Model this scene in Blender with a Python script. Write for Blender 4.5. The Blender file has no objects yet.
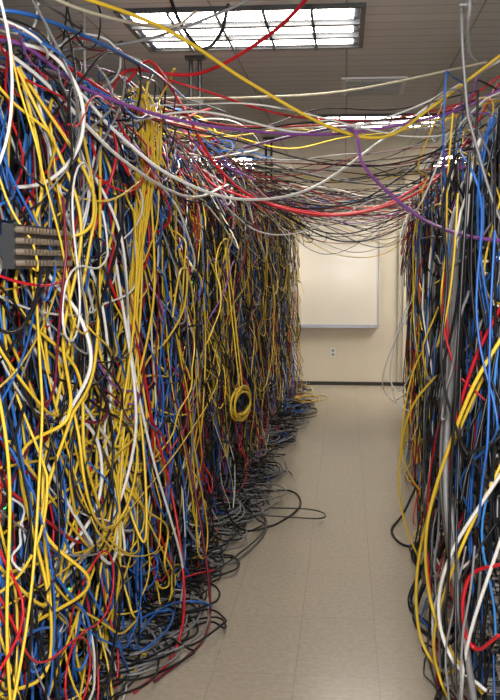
import bpy, bmesh, math, random
from mathutils import Vector
random.seed(23)
U=random.uniform; G=random.gauss
scene=bpy.context.scene
scene.view_settings.view_transform='Standard'
scene.view_settings.look='None'
TH=math.radians(2.2); CT,ST=math.cos(TH),math.sin(TH)
def R(X,u,z): return (X*CT+u*ST, -X*ST+u*CT, z)
H=2.66

# ---------- materials ----------
def mat(name,col,rough=.5,metal=0,emit=None,es=0,spec=.5):
    m=bpy.data.materials.new(name); m.use_nodes=True
    b=m.node_tree.nodes['Principled BSDF']
    b.inputs['Base Color'].default_value=(*col,1); b.inputs['Roughness'].default_value=rough
    b.inputs['Metallic'].default_value=metal; b.inputs['Specular IOR Level'].default_value=spec
    if emit: b.inputs['Emission Color'].default_value=(*emit,1); b.inputs['Emission Strength'].default_value=es
    return m
def noisy(name,col,rough,scale,amt,bump=0):
    m=mat(name,col,rough); nt=m.node_tree; b=nt.nodes['Principled BSDF']
    tc=nt.nodes.new('ShaderNodeTexCoord'); n=nt.nodes.new('ShaderNodeTexNoise'); n.inputs['Scale'].default_value=scale
    n.inputs['Detail'].default_value=6
    nt.links.new(tc.outputs['Object'],n.inputs['Vector'])
    r=nt.nodes.new('ShaderNodeValToRGB')
    r.color_ramp.elements[0].position=.3; r.color_ramp.elements[1].position=.7
    r.color_ramp.elements[0].color=(*[c*(1-amt) for c in col],1); r.color_ramp.elements[1].color=(*[min(1,c*(1+amt)) for c in col],1)
    nt.links.new(n.outputs['Fac'],r.inputs['Fac']); nt.links.new(r.outputs['Color'],b.inputs['Base Color'])
    return m
M_wall=noisy('painted_wall',(.70,.64,.53),.6,3,.03)
M_base=mat('rubber_base',(.03,.025,.02),.5)
M_trim=mat('trim_paint',(.5,.47,.4),.5)
M_black=mat('rack_black',(.012,.012,.014),.45)
M_dark=mat('equip_dark',(.03,.032,.038),.4)
M_grey=mat('equip_grey',(.3,.3,.31),.45)
M_louv=mat('louver_grey',(.10,.11,.13),.4)
M_beige=mat('equip_beige',(.4,.37,.3),.5)
M_steel=mat('steel',(.45,.44,.42),.35,.8)
M_brass=mat('connector_brass',(.55,.47,.38),.3,.8)
M_port=mat('port_hole',(.004,.004,.004),.6)
M_led=mat('led_green',(.1,.6,.1),.4,0,(.1,1,.2),3)
M_white=mat('white_enamel',(.75,.75,.73),.4)
M_refl=mat('troffer_reflector',(.10,.12,.16),.5)
M_lamp=mat('fluorescent_diffuser',(.9,.9,.95),.4,0,(1,.935,.83),25)
M_board=noisy('whiteboard_enamel',(.82,.77,.68),.2,2,.02)
M_alu=mat('aluminium',(.42,.44,.5),.35,.7)

# floor
def floor_mat():
    m=mat('floor_tiles',(.4,.36,.29),.28); nt=m.node_tree; b=nt.nodes['Principled BSDF']
    tc=nt.nodes.new('ShaderNodeTexCoord')
    br=nt.nodes.new('ShaderNodeTexBrick'); br.offset=0; br.squash=1
    br.inputs['Scale'].default_value=1; br.inputs['Brick Width'].default_value=.305; br.inputs['Row Height'].default_value=.61
    br.inputs['Mortar Size'].default_value=.0017; br.inputs['Mortar Smooth'].default_value=.4
    br.inputs['Color1'].default_value=(.45,.395,.32,1); br.inputs['Color2'].default_value=(.43,.375,.305,1); br.inputs['Mortar'].default_value=(.33,.285,.23,1)
    mp=nt.nodes.new('ShaderNodeMapping'); mp.inputs['Location'].default_value=(.17,.1,0)
    nt.links.new(tc.outputs['Object'],mp.inputs['Vector']); nt.links.new(mp.outputs['Vector'],br.inputs['Vector'])
    n=nt.nodes.new('ShaderNodeTexNoise'); n.inputs['Scale'].default_value=45; n.inputs['Detail'].default_value=8
    nt.links.new(tc.outputs['Object'],n.inputs['Vector'])
    r=nt.nodes.new('ShaderNodeValToRGB'); r.color_ramp.elements[0].position=.35; r.color_ramp.elements[0].color=(.86,.85,.84,1)
    r.color_ramp.elements[1].position=.65; r.color_ramp.elements[1].color=(1,1,1,1)
    nt.links.new(n.outputs['Fac'],r.inputs['Fac'])
    mx=nt.nodes.new('ShaderNodeMix'); mx.data_type='RGBA'; mx.blend_type='MULTIPLY'; mx.inputs[0].default_value=1
    nt.links.new(br.outputs['Color'],mx.inputs[6]); nt.links.new(r.outputs['Color'],mx.inputs[7]); nt.links.new(mx.outputs[2],b.inputs['Base Color'])
    b.inputs['Roughness'].default_value=.24
    return m
def ceil_mat():
    m=mat('ceiling_slats',(.5,.49,.47),.55); nt=m.node_tree; b=nt.nodes['Principled BSDF']
    tc=nt.nodes.new('ShaderNodeTexCoord')
    br=nt.nodes.new('ShaderNodeTexBrick'); br.offset=0
    br.inputs['Scale'].default_value=1; br.inputs['Brick Width'].default_value=.61; br.inputs['Row Height'].default_value=.15
    br.inputs['Mortar Size'].default_value=.006; br.inputs['Mortar Smooth'].default_value=.3
    br.inputs['Color1'].default_value=(.68,.68,.66,1); br.inputs['Color2'].default_value=(.63,.63,.61,1); br.inputs['Mortar'].default_value=(.36,.35,.33,1)
    nt.links.new(tc.outputs['Object'],br.inputs['Vector']); nt.links.new(br.outputs['Color'],b.inputs['Base Color'])
    bp=nt.nodes.new('ShaderNodeBump'); bp.inputs['Strength'].default_value=.4; bp.inputs['Distance'].default_value=.01; bp.invert=True
    nt.links.new(br.outputs['Fac'],bp.inputs['Height']); nt.links.new(bp.outputs['Normal'],b.inputs['Normal'])
    return m

# ---------- mesh helper ----------
class MB:
    def __init__(s): s.v=[];s.f=[];s.m=[];s.mats=[]
    def mi(s,m):
        if m not in s.mats: s.mats.append(m)
        return s.mats.index(m)
    def box(s,x0,x1,y0,y1,z0,z1,m):
        b=len(s.v); s.v+=[(x0,y0,z0),(x1,y0,z0),(x1,y1,z0),(x0,y1,z0),(x0,y0,z1),(x1,y0,z1),(x1,y1,z1),(x0,y1,z1)]
        k=s.mi(m)
        for f in [(0,3,2,1),(4,5,6,7),(0,1,5,4),(1,2,6,5),(2,3,7,6),(3,0,4,7)]:
            s.f.append(tuple(b+i for i in f)); s.m.append(k)
    def cyl(s,p,axis,r,L,m,n=10):
        b=len(s.v); k=s.mi(m); p=Vector(p); a=Vector(axis).normalized(); t=a.orthogonal().normalized(); w=a.cross(t)
        for j in (0,1):
            for i in range(n):
                g=2*math.pi*i/n; s.v.append(tuple(p+a*L*j+t*r*math.cos(g)+w*r*math.sin(g)))
        for i in range(n):
            s.f.append((b+i,b+(i+1)%n,b+n+(i+1)%n,b+n+i)); s.m.append(k)
        s.f.append(tuple(b+i for i in reversed(range(n)))); s.m.append(k)
        s.f.append(tuple(b+n+i for i in range(n))); s.m.append(k)
    def mesh(s,name):
        me=bpy.data.meshes.new(name); me.from_pydata(s.v,[],s.f)
        for m in s.mats: me.materials.append(m)
        me.polygons.foreach_set('material_index',s.m); me.update(); return me
    def obj(s,name,loc=(0,0,0),rz=0,parent=None):
        o=bpy.data.objects.new(name,s.mesh(name)); scene.collection.objects.link(o); o.location=loc; o.rotation_euler[2]=rz
        if parent: o.parent=parent
        return o
def box(name,x0,x1,y0,y1,z0,z1,m):
    b=MB(); b.box(x0,x1,y0,y1,z0,z1,m); return b.obj(name)

# ---------- room ----------
XL,XR,YB,YF=-2.5,2.5,12.5,-1.6
box('floor',XL-.1,XR+.1,YF-.1,YB+.1,-.1,0,floor_mat())
box('ceiling',XL-.1,XR+.1,YF-.1,YB+.1,H,H+.1,ceil_mat())
box('wall_back',XL-.1,XR+.1,YB,YB+.1,0,H,M_wall)
box('wall_front',XL-.1,XR+.1,YF-.1,YF,0,H,M_wall)
box('wall_left',XL-.1,XL,YF,YB,0,H,M_wall)
box('wall_right',XR,XR+.1,YF,YB,0,H,M_wall)
box('baseboard_back',XL,XR,YB-.012,YB,0,.045,M_base)
box('baseboard_left',XL,XL+.012,YF,YB-.02,0,.045,M_base)
box('baseboard_right',XR-.012,XR,YF,YB-.02,0,.045,M_base)

# whiteboard
b=MB(); x0,x1,z0,z1=-1.4,.41,.76,2.1
b.box(x0,x1,YB-.018,YB-.001,z0,z1,M_board)
for a in [(x0-.02,x1+.02,z1,z1+.02),(x0-.02,x1+.02,z0-.02,z0)]: b.box(a[0],a[1],YB-.026,YB-.001,a[2],a[3],M_alu)
for a in [(x0-.012,x0),(x1,x1+.012)]: b.box(a[0],a[1],YB-.026,YB-.001,z0,z1,M_alu)
b.box(x0,x1,YB-.085,YB-.001,z0-.035,z0-.02,M_alu); b.box(x0,x1,YB-.09,YB-.083,z0-.035,z0-.008,M_alu)
b.obj('whiteboard')
b=MB(); b.box(-.175,-.105,YB-.008,YB-.001,.35,.47,M_white)
for z in (.385,.435):
    b.box(-.157,-.123,YB-.011,YB-.008,z-.015,z+.015,M_grey)
    b.box(-.149,-.146,YB-.0125,YB-.011,z-.006,z+.008,M_port); b.box(-.134,-.131,YB-.0125,YB-.011,z-.006,z+.008,M_port)
b.obj('wall_outlet')
b=MB(); b.box(.66,.72,YB-.04,YB-.001,0.05,H-.02,M_trim); b.box(.72,.76,YB-.06,YB-.001,0.05,H-.02,M_wall)
b.obj('trim_1')

# ceiling lights
def troffer(x0,x1,y0,y1,name):
    b=MB(); t=.025; z=H
    b.box(x0-t,x1+t,y0-t,y0,z-.02,z-.001,M_dark); b.box(x0-t,x1+t,y1,y1+t,z-.02,z-.001,M_dark)
    b.box(x0-t,x0,y0,y1,z-.02,z-.001,M_dark); b.box(x1,x1+t,y0,y1,z-.02,z-.001,M_dark)
    b.box(x0,x1,y0,y1,z-.006,z-.001,M_refl)
    n=3; w=(y1-y0)/n
    for i in range(n):
        b.box(x0+.03,x1-.03,y0+w*i+w*.2,y0+w*i+w*.8,z-.012,z-.006,M_lamp)
        if i: b.box(x0,x1,y0+w*i-.02,y0+w*i+.02,z-.03,z-.006,M_louv)
    k=5
    for i in range(1,k):
        x=x0+(x1-x0)*i/k; b.box(x-.007,x+.007,y0,y1,z-.03,z-.012,M_louv)
    b.obj(name)
troffer(-1.03,.06,4.6,5.4,'ceiling_light')
troffer(-.25,.75,7.9,8.6,'ceiling_light')
troffer(1.0,2.2,10.8,12.1,'ceiling_light')  # added fixture hidden behind the right row, to brighten the back wall
troffer(-2.2,-1.0,10.8,12.1,'ceiling_light')  # likewise added, unseen behind the left row, to light the back wall
troffer(-.6,.55,.2,1.0,'ceiling_light')
# vent
b=MB(); b.box(-.03,.38,6.35,6.95,H-.012,H-.001,M_white)
for i in range(9): b.box(0,.35,6.4+i*.058,6.42+i*.058,H-.022,H-.012,M_grey)
b.obj('air_vent')

# ---------- racks ----------
def rack_mesh(name,seed,w=.6,d=.8,h=2.05,postmat=M_black):
    rn=random.Random(seed); b=MB()
    for x in (0.0,w-.04):
        for y in (0,d-.04): b.box(x,x+.04,y,y+.04,0,h,postmat)
    b.box(0,w,0,d,h-.03,h,M_black); b.box(0,w,0,d,0,.07,M_black)
    b.box(0,.008,.04,d-.04,.07,h-.03,M_black); b.box(w-.008,w,.04,d-.04,.07,h-.03,M_black)
    b.box(.04,w-.04,d-.03,d-.015,.07,h-.03,M_black)
    z=.12
    while z<h-.16:
        kind=rn.choice('ppsseegg'); u=.044*rn.choice([1,2,2])
        if kind=='g': z+=.09; continue
        m={'p':M_dark,'s':rn.choice([M_grey,M_dark,M_dark,M_dark]),'e':M_dark}[kind]
        b.box(.045,w-.045,.012,.35,z,z+u-.003,m)
        if kind in 'ps':
            rows=1 if u<.05 else 2
            for r in range(rows):
                for i in range(22):
                    x=.06+i*.022; zz=z+.012+r*.042
                    b.box(x,x+.014,.009,.013,zz,zz+.013,M_port)
                    if rn.random()<.6: b.box(x+.002,x+.012,-.03,.012,zz+.002,zz+.011,rn.choice([M_brass,M_steel,M_dark]))
        if kind=='s':
            for i in range(5): b.box(w-.055-i*.006,w-.052-i*.006,.009,.012,z+u-.01,z+u-.007,M_led)
        if kind=='e':
            for i in range(6): b.box(.08+i*.075,.12+i*.075,.006,.012,z+.01,z+u-.012,M_black)
            b.box(.055,.075,.004,.012,z+.008,z+u-.01,M_white)
        z+=u+.004
    return b.mesh(name)
FL,FR=-1.14,.37
variants=[rack_mesh('server_rack',s) for s in range(4)]
variantsR=[rack_mesh('server_rack',s+20,h=1.95,postmat=M_grey if s%2 else M_black) for s in range(3)]
def put_rack(me,X,u,rz):
    o=bpy.data.objects.new('server_rack',me); scene.collection.objects.link(o)
    o.location=R(X,u,0); o.rotation_euler[2]=rz
i=0;u=1.75
while u+.6<12.0:
    put_rack(variants[i%4],FL,u,math.pi/2-TH); i+=1; u+=.615
i=0;u=2.75
while u+.6<10.6:
    put_rack(variantsR[i%3],FR,u+.6,-math.pi/2-TH); i+=1; u+=.615

# ---------- cables ----------
COL={'yellow':(.74,.50,.04),'blue':(.022,.12,.44),'lightblue':(.05,.24,.64),'white':(.72,.71,.69),'red':(.52,.012,.022),'black':(.009,.009,.012),
 'grey':(.20,.20,.21),'purple':(.22,.07,.30),'maroon':(.15,.012,.03),'orange':(.85,.16,.02),'cream':(.58,.53,.40)}
MC={k:mat('cable_'+k,c,.36,spec=.4) for k,c in COL.items()}
groups={}
def add(group,col,pts,r): groups.setdefault(group,{}).setdefault(col,[]).append((pts,r))
def noise(amp,kmax=4,f0=.5):
    ks=[(amp*U(.3,1)/(k*.8+.4),(f0+k*.8)*U(.7,1.3),U(0,6.28)) for k in range(kmax)]
    return lambda t: sum(a*math.sin(6.283*f*t+p) for a,f,p in ks)
def finish(side,pts,r,umin):
    out=[]; face=FL if side=='L' else FR; sg=1 if side=='L' else -1
    k1,k2=(U(-.1,.40),U(-.7,.7)) if side=='L' else (U(-.1,.1),U(-.5,.5)); zf=r+abs(G(0,.02))
    lim=.26 if side=='L' else .15
    for v,u,z in pts:
        if z<zf:
            e=zf-z; v+=e*k1; u+=e*k2; z=zf+.012*abs(math.sin(e*6))
        if v>lim: v=lim+(v-lim)*.35
        if v<.02 and z<2.0: v=.02
        if u<umin: u=umin+(umin-u)*.25
        v*=1-.35*min(1,max(0,(u-4)/8))
        out.append(R(face+sg*v,u,z))
    return out
UM={'L':1.9,'R':2.6}
def wander(side,g,u0,col,vb,r,top,L,kap,rest,vn=.04):
    ds=.04; n=max(8,int(L/ds)); ph=G(0,.7)
    ks=[(kap*U(.3,1),U(.2,1.2),U(0,6.28)) for _ in range(3)]
    nv=noise(vn); pts=[]; u=u0; z=top
    for i in range(n):
        t=i/(n-1); s=i*ds
        k=sum(a*math.sin(6.283*f*s+p) for a,f,p in ks)
        ph+=(k-rest*math.sin(ph))*ds
        u+=math.sin(ph)*ds; z-=math.cos(ph)*ds
        if z>top+.12: z=top+.12
        pts.append((vb*(1 if i>4 else .5+i/8)+nv(t),u,z))
    add(g,col,finish(side,pts,r,UM[side]),r)
def sag(side,group,u0,col,vb,r,z0,z1,du,sg,wav=.05):
    n=int(20+sg*22+abs(du)*12); nu=noise(wav); nv=noise(.04); nz=noise(.03,3); bul=U(.02,.16)
    p=U(.75,1.3); pts=[]
    for i in range(n):
        t=i/(n-1); tt=t**p; q=4*tt*(1-tt); e=math.sin(math.pi*t)
        x=t+ .10*math.sin(4*math.pi*t)*(-1 if sg>abs(du) else 0)
        pts.append((vb+bul*e+nv(t)*e, u0+du*x+nu(t)*e, z0+(z1-z0)*t-sg*(q**.85)+nz(t)*e))
    add(group,col,finish(side,pts,r,UM[side]),r)
def pick(w):
    ks=list(w); return random.choices(ks,[w[k] for k in ks])[0]
NEAR={'yellow':19,'white':8,'red':6,'black':33,'blue':22,'grey':7,'purple':3,'cream':1,'maroon':2}
FARC={'yellow':21,'white':3,'red':4,'black':50,'blue':10,'grey':8,'purple':2,'maroon':5,'cream':1}
RNEAR={'yellow':13,'white':6,'red':5,'black':46,'blue':15,'grey':16,'purple':1,'cream':2,'maroon':2}
DEEP={'blue':48,'lightblue':24,'black':32,'grey':2,'red':4,'orange':3,'purple':1,'maroon':2}
DFAR={'black':68,'blue':20,'grey':3,'maroon':5,'yellow':3,'red':3}
def row(side,ua,ub,dens,topz):
    g=side; n=int((ub-ua)*dens)
    for i in range(n):
        u=U(ua,ub); far=u>5.0; rr=(.0036 if not far else .0034)*U(.8,1.3)
        layer=random.random()
        if layer<.36:
            c=pick(DFAR if far else DEEP); vb=U(.02,.07); rr*=1.15
            if side=='R' and random.random()<.5: c='black'
            if side=='L' and not far and 'blue' in c and random.random()<.85:
                q=random.random(); u=3.05+G(0,.25) if q<.55 else (4.2+G(0,.2) if q<.85 else 3.6+G(0,.3)); vb+=.03
            top=U(topz-.1,topz+.05) if random.random()<.5 else U(.8,topz)
            wander(side,g,u,c,vb,rr,top,U(.7,2.3),U(.3,1.8),U(2,5),.02); continue
        c=pick(FARC if far else (NEAR if side=='L' else RNEAR)); vb=U(.05,.19)
        if c=='yellow': vb+=.02
        k=random.random()
        if k<.50:
            top=U(topz-.12,topz+.10) if random.random()<.55 else U(.7,topz)
            if top>topz-.15: vb*=.7
            wild=random.random()
            if wild<.2: wander(side,g,u,c,vb,rr,top,U(.8,2.6),U(.8,2.4),U(1.5,3.0),.05)
            elif wild<.7: wander(side,g,u,c,vb,rr,top,U(1.2,3.2),U(2.0,4.5),U(.5,1.4),.09)
            else: wander(side,g,u,c,vb,rr,top,U(1.5,3.6),U(3.5,7.5),U(.8,1.6),.09)
        elif k<.90:
            z0=U(.6,topz+.03); z1=max(.3,min(topz+.03,z0+G(0,.5))); du=G(0,1.0)
            sag(side,g,u,c,vb,rr,z0,z1,du,U(.12,min(1.1,z0+.02)),.08)
        else:
            sag(side,g,u,c,vb,rr,U(.1,.7),U(.1,.9),U(-.8,.8),U(.1,.5),.08)
row('L',2.0,5.0,165,2.10)
row('L',5.0,11.9,86,2.10)
row('R',2.75,5.0,58,1.95)
row('R',5.0,10.5,54,1.95)
for side,topz,n,ub in (('L',2.08,210,11.6),('R',1.96,70,10)):
    for i in range(n):
        u=U(2.0 if side=='L' else 2.8,ub); L=U(.6,2.6); c=pick({'yellow':13,'white':9,'red':10,'black':36,'blue':14,'grey':10,'purple':5,'maroon':8,'cream':3})
        nv=noise(.14); nz=noise(.07); v0=U(-.3,.12); dv=G(0,.15); z0=topz+abs(G(0,.07)); r=.0035*U(.85,1.2); pts=[]; kk=U(.3,1.0)
        for k in range(36):
            t=k/35; v=v0+dv*t+nv(t); z=z0+nz(t)
            z=max(z,topz+.005) if v<.02 else z-max(0,v-.02)*kk
            pts.append((v,u+L*t,z))
        add(side,c,finish(side,pts,r,UM[side]),r)
# slack lying on the floor: strands and loose coils
for i in range(260):
    u=U(3.1,11.5); c=pick({'black':66,'grey':20,'yellow':5,'red':3,'purple':2,'blue':4}); r=.0045
    L=U(.3,1.3); v0=U(.03,.12); dv=abs(G(0,.18 if u<8 else .10)); nv=noise(.04); nu=noise(.12); zf=r+abs(G(0,.02))
    pts=[(v0+dv*math.sin(math.pi*k/39)+nv(k/39),u+L*k/39+nu(k/39),zf+.03*(1-math.sin(math.pi*k/39))) for k in range(40)]
    add('L',c,[R(FL+max(.04,v),uu,z) for v,uu,z in pts],r)
for i in range(95):
    u=U(3.2,10.5); c=pick({'black':72,'grey':18,'yellow':3,'red':1,'blue':3}); r=.0048
    v0=U(.12,.34); ra=U(.06,.15); rb=U(.1,.25); tn=U(1,3); ph=U(0,6.3); zf=r+abs(G(0,.03)); n=int(26*tn); nv=noise(.03); nu=noise(.06)
    pts=[]
    for k in range(n):
        t=k/(n-1); a=ph+t*tn*6.283; q=1+.25*math.sin(t*5+ph)
        pts.append(R(FL+max(.03,v0+ra*q*math.cos(a)+nv(t)),u+rb*q*math.sin(a)+nu(t)+.15*t,zf+.012*t+.008*math.sin(a*2)**2))
    add('L',c,pts,r)

# overhead spans
def span(u0,u1,za,zb,s,c,r,xa=None,xb=None):
    nu=noise(.08); nz=noise(.04,3); xa=U(-1.35,-1.0) if xa is None else xa; xb=U(.35,.6) if xb is None else xb; p=U(.65,1.5); pts=[]
    for k in range(44):
        t=k/43; tt=t**p; e=math.sin(math.pi*t)
        pts.append(R(xa+(xb-xa)*t,u0+(u1-u0)*t+nu(t)*e,za+(zb-za)*t-s*4*tt*(1-tt)+nz(t)*e))
    add('O',c,pts,r)
OV={'red':9,'black':40,'white':7,'purple':5,'maroon':9,'yellow':4,'grey':16,'blue':3,'cream':5}
for i in range(85):
    u=U(7.8,11.6); span(u,u+G(0,.8),U(2.06,2.24),U(1.98,2.2),U(-.02,.15) if random.random()<.82 else U(.2,.45),pick(OV),.0036*U(.8,1.2))
for i in range(22):
    u=U(5,7.6); span(u,u+G(0,.8),U(2.06,2.3),U(1.98,2.3),U(.0,.30),pick(OV),.0032*U(.8,1.2))
for i in range(7):
    u=U(3.8,5.0); span(u,u+G(0,.4),U(2.12,2.28),U(2.0,2.3),U(.05,.25),pick(OV),.0034)
for i in range(85):
    u=U(4.0,11.0); c=pick(OV); r=.0036; w=U(.12,.48); L=U(.3,1.5); s=U(.0,.5); z0=U(2.06,2.25); nz=noise(.04,3); pts=[]
    for k in range(34):
        t=k/33; pts.append(R(FL+.05+w*math.sin(math.pi*t),u+L*t,z0-s*math.sin(math.pi*t)+nz(t)))
    add('O',c,pts,r)

def cr(P,n=14):
    P=[Vector(p) for p in P]; P=[2*P[0]-P[1]]+P+[2*P[-1]-P[-2]]; out=[]
    for i in range(1,len(P)-2):
        a,b_,c,d=P[i-1:i+3]
        for k in range(n):
            t=k/n; out.append(.5*((2*b_)+(-a+c)*t+(2*a-5*b_+4*c-d)*t*t+(-a+3*b_-3*c+d)*t**3))
    out.append(P[-2]); return out
def hero(g,c,P,r=.0055,jit=0):
    """P in (X,u,z) row coordinates, metres"""
    Q=[(x+G(0,jit),u+G(0,jit),max(z+G(0,jit),r)) for x,u,z in P] if jit else P
    add(g,c,[R(p.x,p.y,max(p.z,r)) for p in cr(Q)],r)
hero('O','yellow',[(-1.05,2.7,2.26),(-.92,2.8,2.27),(-.70,3.2,2.25),(-.47,3.5,2.13),(-.20,3.7,2.0),(0,3.8,1.975),(.18,3.9,2.1),(.45,3.9,2.3)],.0065)
hero('O','red',[(-1.1,4,2.2),(-1.02,4,2.28),(-.74,4,2.26),(-.43,3.8,2.36),(-.22,3.5,2.46),(-.08,3.3,2.52),(.2,3.2,2.45),(.5,3.2,2.3)],.0075)
hero('O','red',[(-.98,3.8,2.2),(-.91,3.9,2.29),(-.80,4,2.12),(-.69,4.1,1.91),(-.52,4.2,1.77),(-.23,4.3,1.71),(.07,4.3,1.77),(.28,4.3,1.93),(.45,4.2,2.23)],.006)
hero('O','red',[(-.95,5,2.0),(-.79,5,1.87),(-.33,5.2,1.765),(-.02,5.2,1.8),(.24,5.2,1.94),(.4,5.2,2.0)],.006)
hero('O','red',[(-.9,4,2.25),(-.74,4,2.2),(-.35,4.2,2.11),(.19,4.2,2.11),(.49,4.2,2.28)],.005)
hero('O','red',[(-1,4.5,2.2),(-.65,4.5,2.12),(0,4.6,2.15),(.52,4.6,2.26)],.004)
hero('O','white',[(-1.15,3,2.11),(-1.04,3.2,2.11),(-.90,3.3,1.95),(-.75,3.5,1.815),(-.55,3.8,1.75),(-.31,4.2,1.815),(-.02,4.4,2.03),(.25,4.4,2.22),(.51,4.4,2.38)],.006)
hero('O','white',[(-1.1,2.8,2.14),(-.95,2.8,2.10),(-.86,2.8,1.98),(-.865,2.8,1.84),(-.96,2.8,1.74),(-1.1,2.8,1.72)],.006)
hero('O','cream',[(-1.05,4.5,2.25),(-.62,4.6,2.26),(-.16,4.7,2.3),(.46,4.8,2.43)],.006)
hero('O','white',[(-1.0,3.6,2.0),(-.7,3.8,2.08),(-.3,4,2.02),(.1,4.1,2.12),(.5,4.1,2.33)],.0045)
hero('O','purple',[(-1.1,2.7,2.12),(-1.02,2.8,2.12),(-.91,3.1,2.04),(-.64,3.5,1.99),(-.21,3.9,2.0),(.22,4,2.08),(.46,4,2.18)],.006)
hero('O','purple',[(-.6,4.3,2.0),(-.3,4,2.02),(-.12,3.6,1.98),(-.08,3.6,1.86),(0,3.5,1.76),(.12,3.3,1.65),(.24,3.0,1.585),(.38,2.8,1.56)],.006)
hero('O','grey',[(-1.13,3.3,2.21),(-.82,3.5,2.29),(-.45,3.6,2.45),(-.2,3.6,2.6)],.006)
hero('O','cream',[(-1.05,2.6,2.3),(-.92,3,2.27),(-.78,3.6,2.35),(-.75,4,2.5)],.006)
hero('O','black',[(-.9,4.2,2.62),(-.85,4.2,2.5),(-.78,4.3,2.42),(-.72,4.4,2.5),(-.68,4.4,2.63)],.008)
hero('O','red',[(-1.2,2.5,2.15),(-1.0,2.9,2.12),(-.88,3.6,2.05),(-.8,4.5,2.1)],.0065)
hero('O','white',[(-1.2,2.6,2.18),(-1.0,2.8,2.05),(-.87,3.3,1.85),(-.8,4.1,1.78),(-.78,5,1.9)],.006)
hero('O','blue',[(-1.15,2.7,2.2),(-.98,2.8,2.2),(-.85,3.5,2.2),(-.9,4.5,2.25)],.006)
hero('O','black',[(-1.0,5,2.1),(-.5,5,1.75),(-.2,5.2,1.62),(.1,5.2,1.7),(.4,5.2,1.95)],.004)
hero('O','black',[(-1.0,7,2.1),(-.6,7,1.8),(-.3,7.2,1.72),(0,7.2,1.8),(.4,7.2,2.0)],.005)
hero('O','purple',[(-1.0,8,2.1),(-.6,8.2,1.95),(-.3,8.5,1.85),(0,8.5,1.9),(.4,8.5,2.05)],.0045)
hero('O','white',[(-1.0,6,1.9),(-.8,6.2,1.72),(-.6,6.5,1.7),(-.35,6.8,1.8),(0,7,1.98),(.4,7,2.05)],.0045)
# left face
hero('L','white',[(-1.03,2.8,1.6),(-.96,2.8,1.47),(-.87,2.8,1.35),(-.84,2.8,1.21),(-.91,2.8,1.07),(-1.02,2.85,.93)],.006)
hero('L','white',[(-.95,3.5,1.5),(-.86,3.4,1.04),(-.88,3.4,.80),(-.94,3.3,.59),(-1.0,3,.5),(-1.05,2.8,.4)],.006)
hero('L','white',[(-1.04,2.8,1.32),(-.97,2.9,1.11),(-.91,3.1,.93),(-.92,3.1,.71),(-1.03,2.9,.53)],.006)
hero('L','white',[(-1.0,3.2,1.9),(-.88,3.3,1.6),(-.9,3.5,1.2),(-.85,3.6,.8),(-.8,3.9,.3),(-.85,4.1,.02)],.005)
hero('L','white',[(-1.04,2.9,.95),(-.95,3.0,.7),(-.9,3.2,.5),(-.93,3.4,.62),(-.98,3.4,.9)],.006)
for i in range(16):
    hero('L','yellow',[(-1.02,4.05,2.2),(-.96,4.0,2.1),(-.93,3.9,1.85),(-.94,3.7,1.36),(-.93,3.5+G(0,.1),1.0+G(0,.1)),(-.93,3.25+G(0,.2),.8+G(0,.2)),(-1.0,2.9+G(0,.4),.8+G(0,.5))],.0046,.025)
for i in range(14):
    s=U(2.7,3.6); cc=pick({'yellow':5,'white':3,'red':1,'black':2}); P=[(-1.02,s,2.05)]; q=s
    for z in (1.75,1.45,1.15,.85,.55):
        q+=G(0,.19); P.append((-.93+G(0,.05),max(2.6,q),z+G(0,.08)))
    P.append((-1.0,q+G(0,.3),.6+G(0,.2)))
    hero('L',cc,P,.0052)
hero('L','red',[(-.95,4,.9),(-.85,4,.5),(-.78,3.85,.15),(-.78,3.6,.02),(-.85,3.3,.01)],.0055)
hero('L','maroon',[(-.95,4.4,1.0),(-.82,4.3,.5),(-.72,4.1,.1),(-.7,3.8,.01),(-.8,3.4,.01)],.0055)
hero('L','black',[(-.95,5.2,.6),(-.8,5.3,.1),(-.62,5.6,.01),(-.5,6.1,.01),(-.6,6.5,.01),(-.85,6.4,.01)],.006)
hero('L','grey',[(-.95,4.6,.3),(-.8,4.7,.05),(-.68,5.1,.01),(-.66,5.7,.01),(-.9,6.2,.01)],.006)
P=[]
for k in range(90):
    a=k/90*6*2*math.pi; rr=.085+.012*math.sin(a*.31)+.008*math.sin(a*1.7)
    P.append(R(-.83+.03*math.cos(a)+.012*math.sin(a*.5),5.85+rr*math.cos(a)*2.0,.68+rr*math.sin(a)))
add('L','yellow',P,.0055)
for a in (-.06,.05): hero('L','yellow',[(-.92,5.85+a,1.6),(-.88,5.85+a,1.2),(-.83,5.85+a,.74)],.0045)
# right foreground
hero('R','yellow',[(.32,2.65,1.34),(.22,2.7,1.13),(.14,3,.735),(.16,3.2,.43),(.22,3.1,.3),(.3,2.9,.25)],.0055)
hero('R','yellow',[(.35,3,1.3),(.2,3.1,.9),(.13,3.4,.5),(.14,3.5,.2),(.22,3.4,.1),(.3,3.3,.2)],.0055)
hero('R','yellow',[(.35,2.8,1.0),(.22,2.8,.7),(.17,3.1,.35),(.2,3.2,.15),(.26,3.0,.1)],.005)
hero('R','yellow',[(.35,4,1.2),(.12,4.2,.9),(.08,4.4,.5),(.16,4.5,.2),(.26,4.5,.1)],.005)
hero('R','yellow',[(.35,5,1.3),(.16,5,1.0),(.1,5,.6),(.2,5.1,.35),(.3,5.1,.4)],.0045)
hero('R','white',[(.32,2.7,.95),(.2,2.8,.7),(.17,2.9,.5),(.21,2.9,.35),(.3,2.8,.3)],.0055)
hero('R','white',[(.33,2.7,.8),(.25,2.8,.45),(.24,2.9,.2),(.28,3.0,.02),(.3,3.1,.01)],.0055)
hero('R','white',[(.33,3.2,.6),(.19,3.3,.4),(.19,3.4,.15),(.24,3.4,.05),(.3,3.3,.2)],.005)
hero('R','red',[(.33,2.7,.7),(.25,2.8,.63),(.23,2.8,.5),(.27,2.8,.42),(.32,2.7,.5)],.006)
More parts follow.
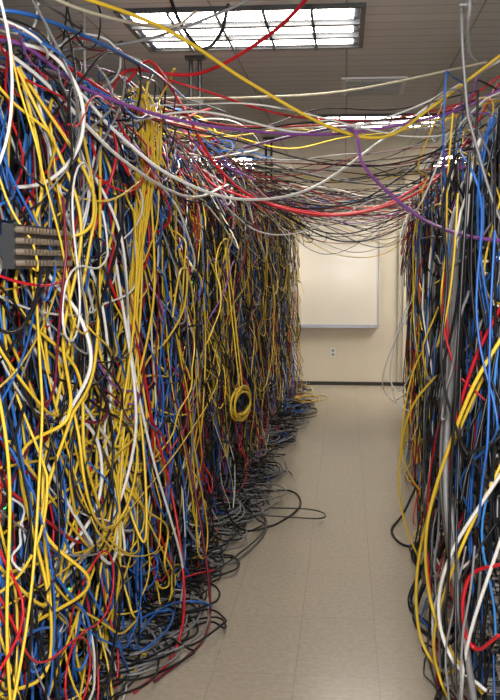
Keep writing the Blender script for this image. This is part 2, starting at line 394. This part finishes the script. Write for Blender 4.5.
hero('R','red',[(.35,2.8,1.45),(.25,2.9,1.2),(.2,3,.9),(.22,3.1,.5),(.3,3.1,.3)],.0055)
hero('R','white',[(.35,6.8,1.6),(.16,6.8,1.2),(.06,6.8,.9),(.08,6.8,.6),(.2,6.8,.5)],.0045)
hero('R','white',[(.35,8,1.3),(.14,8,1.0),(.0,8,.6),(.08,8,.42),(.2,8,.5)],.005)
hero('R','white',[(.35,8.2,1.5),(.2,8.2,1.2),(.1,8.2,.9),(.06,8.1,.6),(.14,8,.5),(.25,8,.7)],.005)
hero('R','black',[(.3,4.5,.5),(.2,4.4,.2),(.13,4.35,.03),(.18,4.15,.012),(.29,4.05,.012),(.33,4.3,.03),(.24,4.55,.06),(.15,4.6,.16),(.24,4.6,.3)],.012)
hero('R','black',[(.32,4.3,.4),(.18,4.25,.12),(.15,4.1,.013),(.26,3.9,.013),(.33,4.0,.06)],.01)
hero('R','black',[(.3,6,.4),(.14,5.9,.05),(.06,5.6,.01),(.12,5.3,.01),(.26,5.3,.01)],.007)
for i in range(9):
    hero('R','grey',[(.36,3.7+i*.06,1.98),(.24,3.4+i*.045,1.6),(.21,3.1+i*.035,1.2),(.2,2.9+i*.035,.8),(.28,2.8+i*.035,.2)],.010,.006)
for i in range(5):
    hero('R','cream' if i%2 else 'grey',[(.33,5+i*.1,1.98),(.24,4.9+i*.1,1.5),(.24,4.8+i*.1,1.0),(.3,4.8+i*.1,.5)],.008,.01)

names={'L':'network_cable_tangle','R':'network_cable_tangle','O':'overhead_cable_web'}
for g in ('L','R','O'):
    root=bpy.data.objects.new(names[g],None); scene.collection.objects.link(root)
    for c,lst in groups[g].items():
        cu=bpy.data.curves.new(c+'_cables','CURVE'); cu.dimensions='3D'; cu.bevel_depth=.001; cu.bevel_resolution=1; cu.use_fill_caps=True
        for pts,r in lst:
            sp=cu.splines.new('POLY'); sp.points.add(len(pts)-1)
            sp.points.foreach_set('co',[x for p in pts for x in (p[0],p[1],p[2],1)])
            sp.points.foreach_set('radius',[r/.001]*len(pts)); sp.use_smooth=True
        cu.materials.append(MC[c])
        o=bpy.data.objects.new(c+'_cables',cu); scene.collection.objects.link(o); o.parent=root

for u in (5.6,9.2):
    b=MB()
    for dx in (0,.05):
        b.cyl((dx,0,2.12),(0,0,1),.011,H-2.12-.002,M_black)
    b.box(-.03,.08,-.02,.02,2.10,2.13,M_black); b.box(-.03,.08,-.03,.03,H-.02,H-.001,M_dark); b.box(-.02,.07,-.015,.015,2.4,2.42,M_dark)
    b.obj('ceiling_hanger',R(-1.08,u,0))
b=MB(); b.box(0,.03,0,.40,0,.11,M_dark)
for i in range(15):
    for j in range(4): b.cyl((.03,.02+i*.026,.015+j*.027),(1,0,0),.008,.022,M_brass,8)
b.box(-.17,0,0,.02,.03,.08,M_dark); b.box(-.17,0,.38,.40,.03,.08,M_dark)
b.obj('patch_panel',R(FL+.22,2.34,1.49),-TH)

# ---------- lights ----------
l=bpy.data.lights.new('camera_flash','AREA'); l.energy=88; l.size=.10; l.color=(1,.98,.96)
o=bpy.data.objects.new('camera_flash',l); scene.collection.objects.link(o); o.location=(.06,.0,1.72)
o.rotation_euler=(math.radians(84),0,math.radians(7))
w=bpy.data.worlds.new('world'); scene.world=w; w.use_nodes=True
w.node_tree.nodes['Background'].inputs[0].default_value=(.05,.05,.05,1)

cam=bpy.data.cameras.new('camera'); co=bpy.data.objects.new('camera',cam); scene.collection.objects.link(co)
cam.sensor_width=36; cam.lens=1000/700*36; cam.clip_start=.05
co.location=(0,0,1.5); co.rotation_euler=(math.radians(90-4.86),0,math.radians(5.4)); scene.camera=co
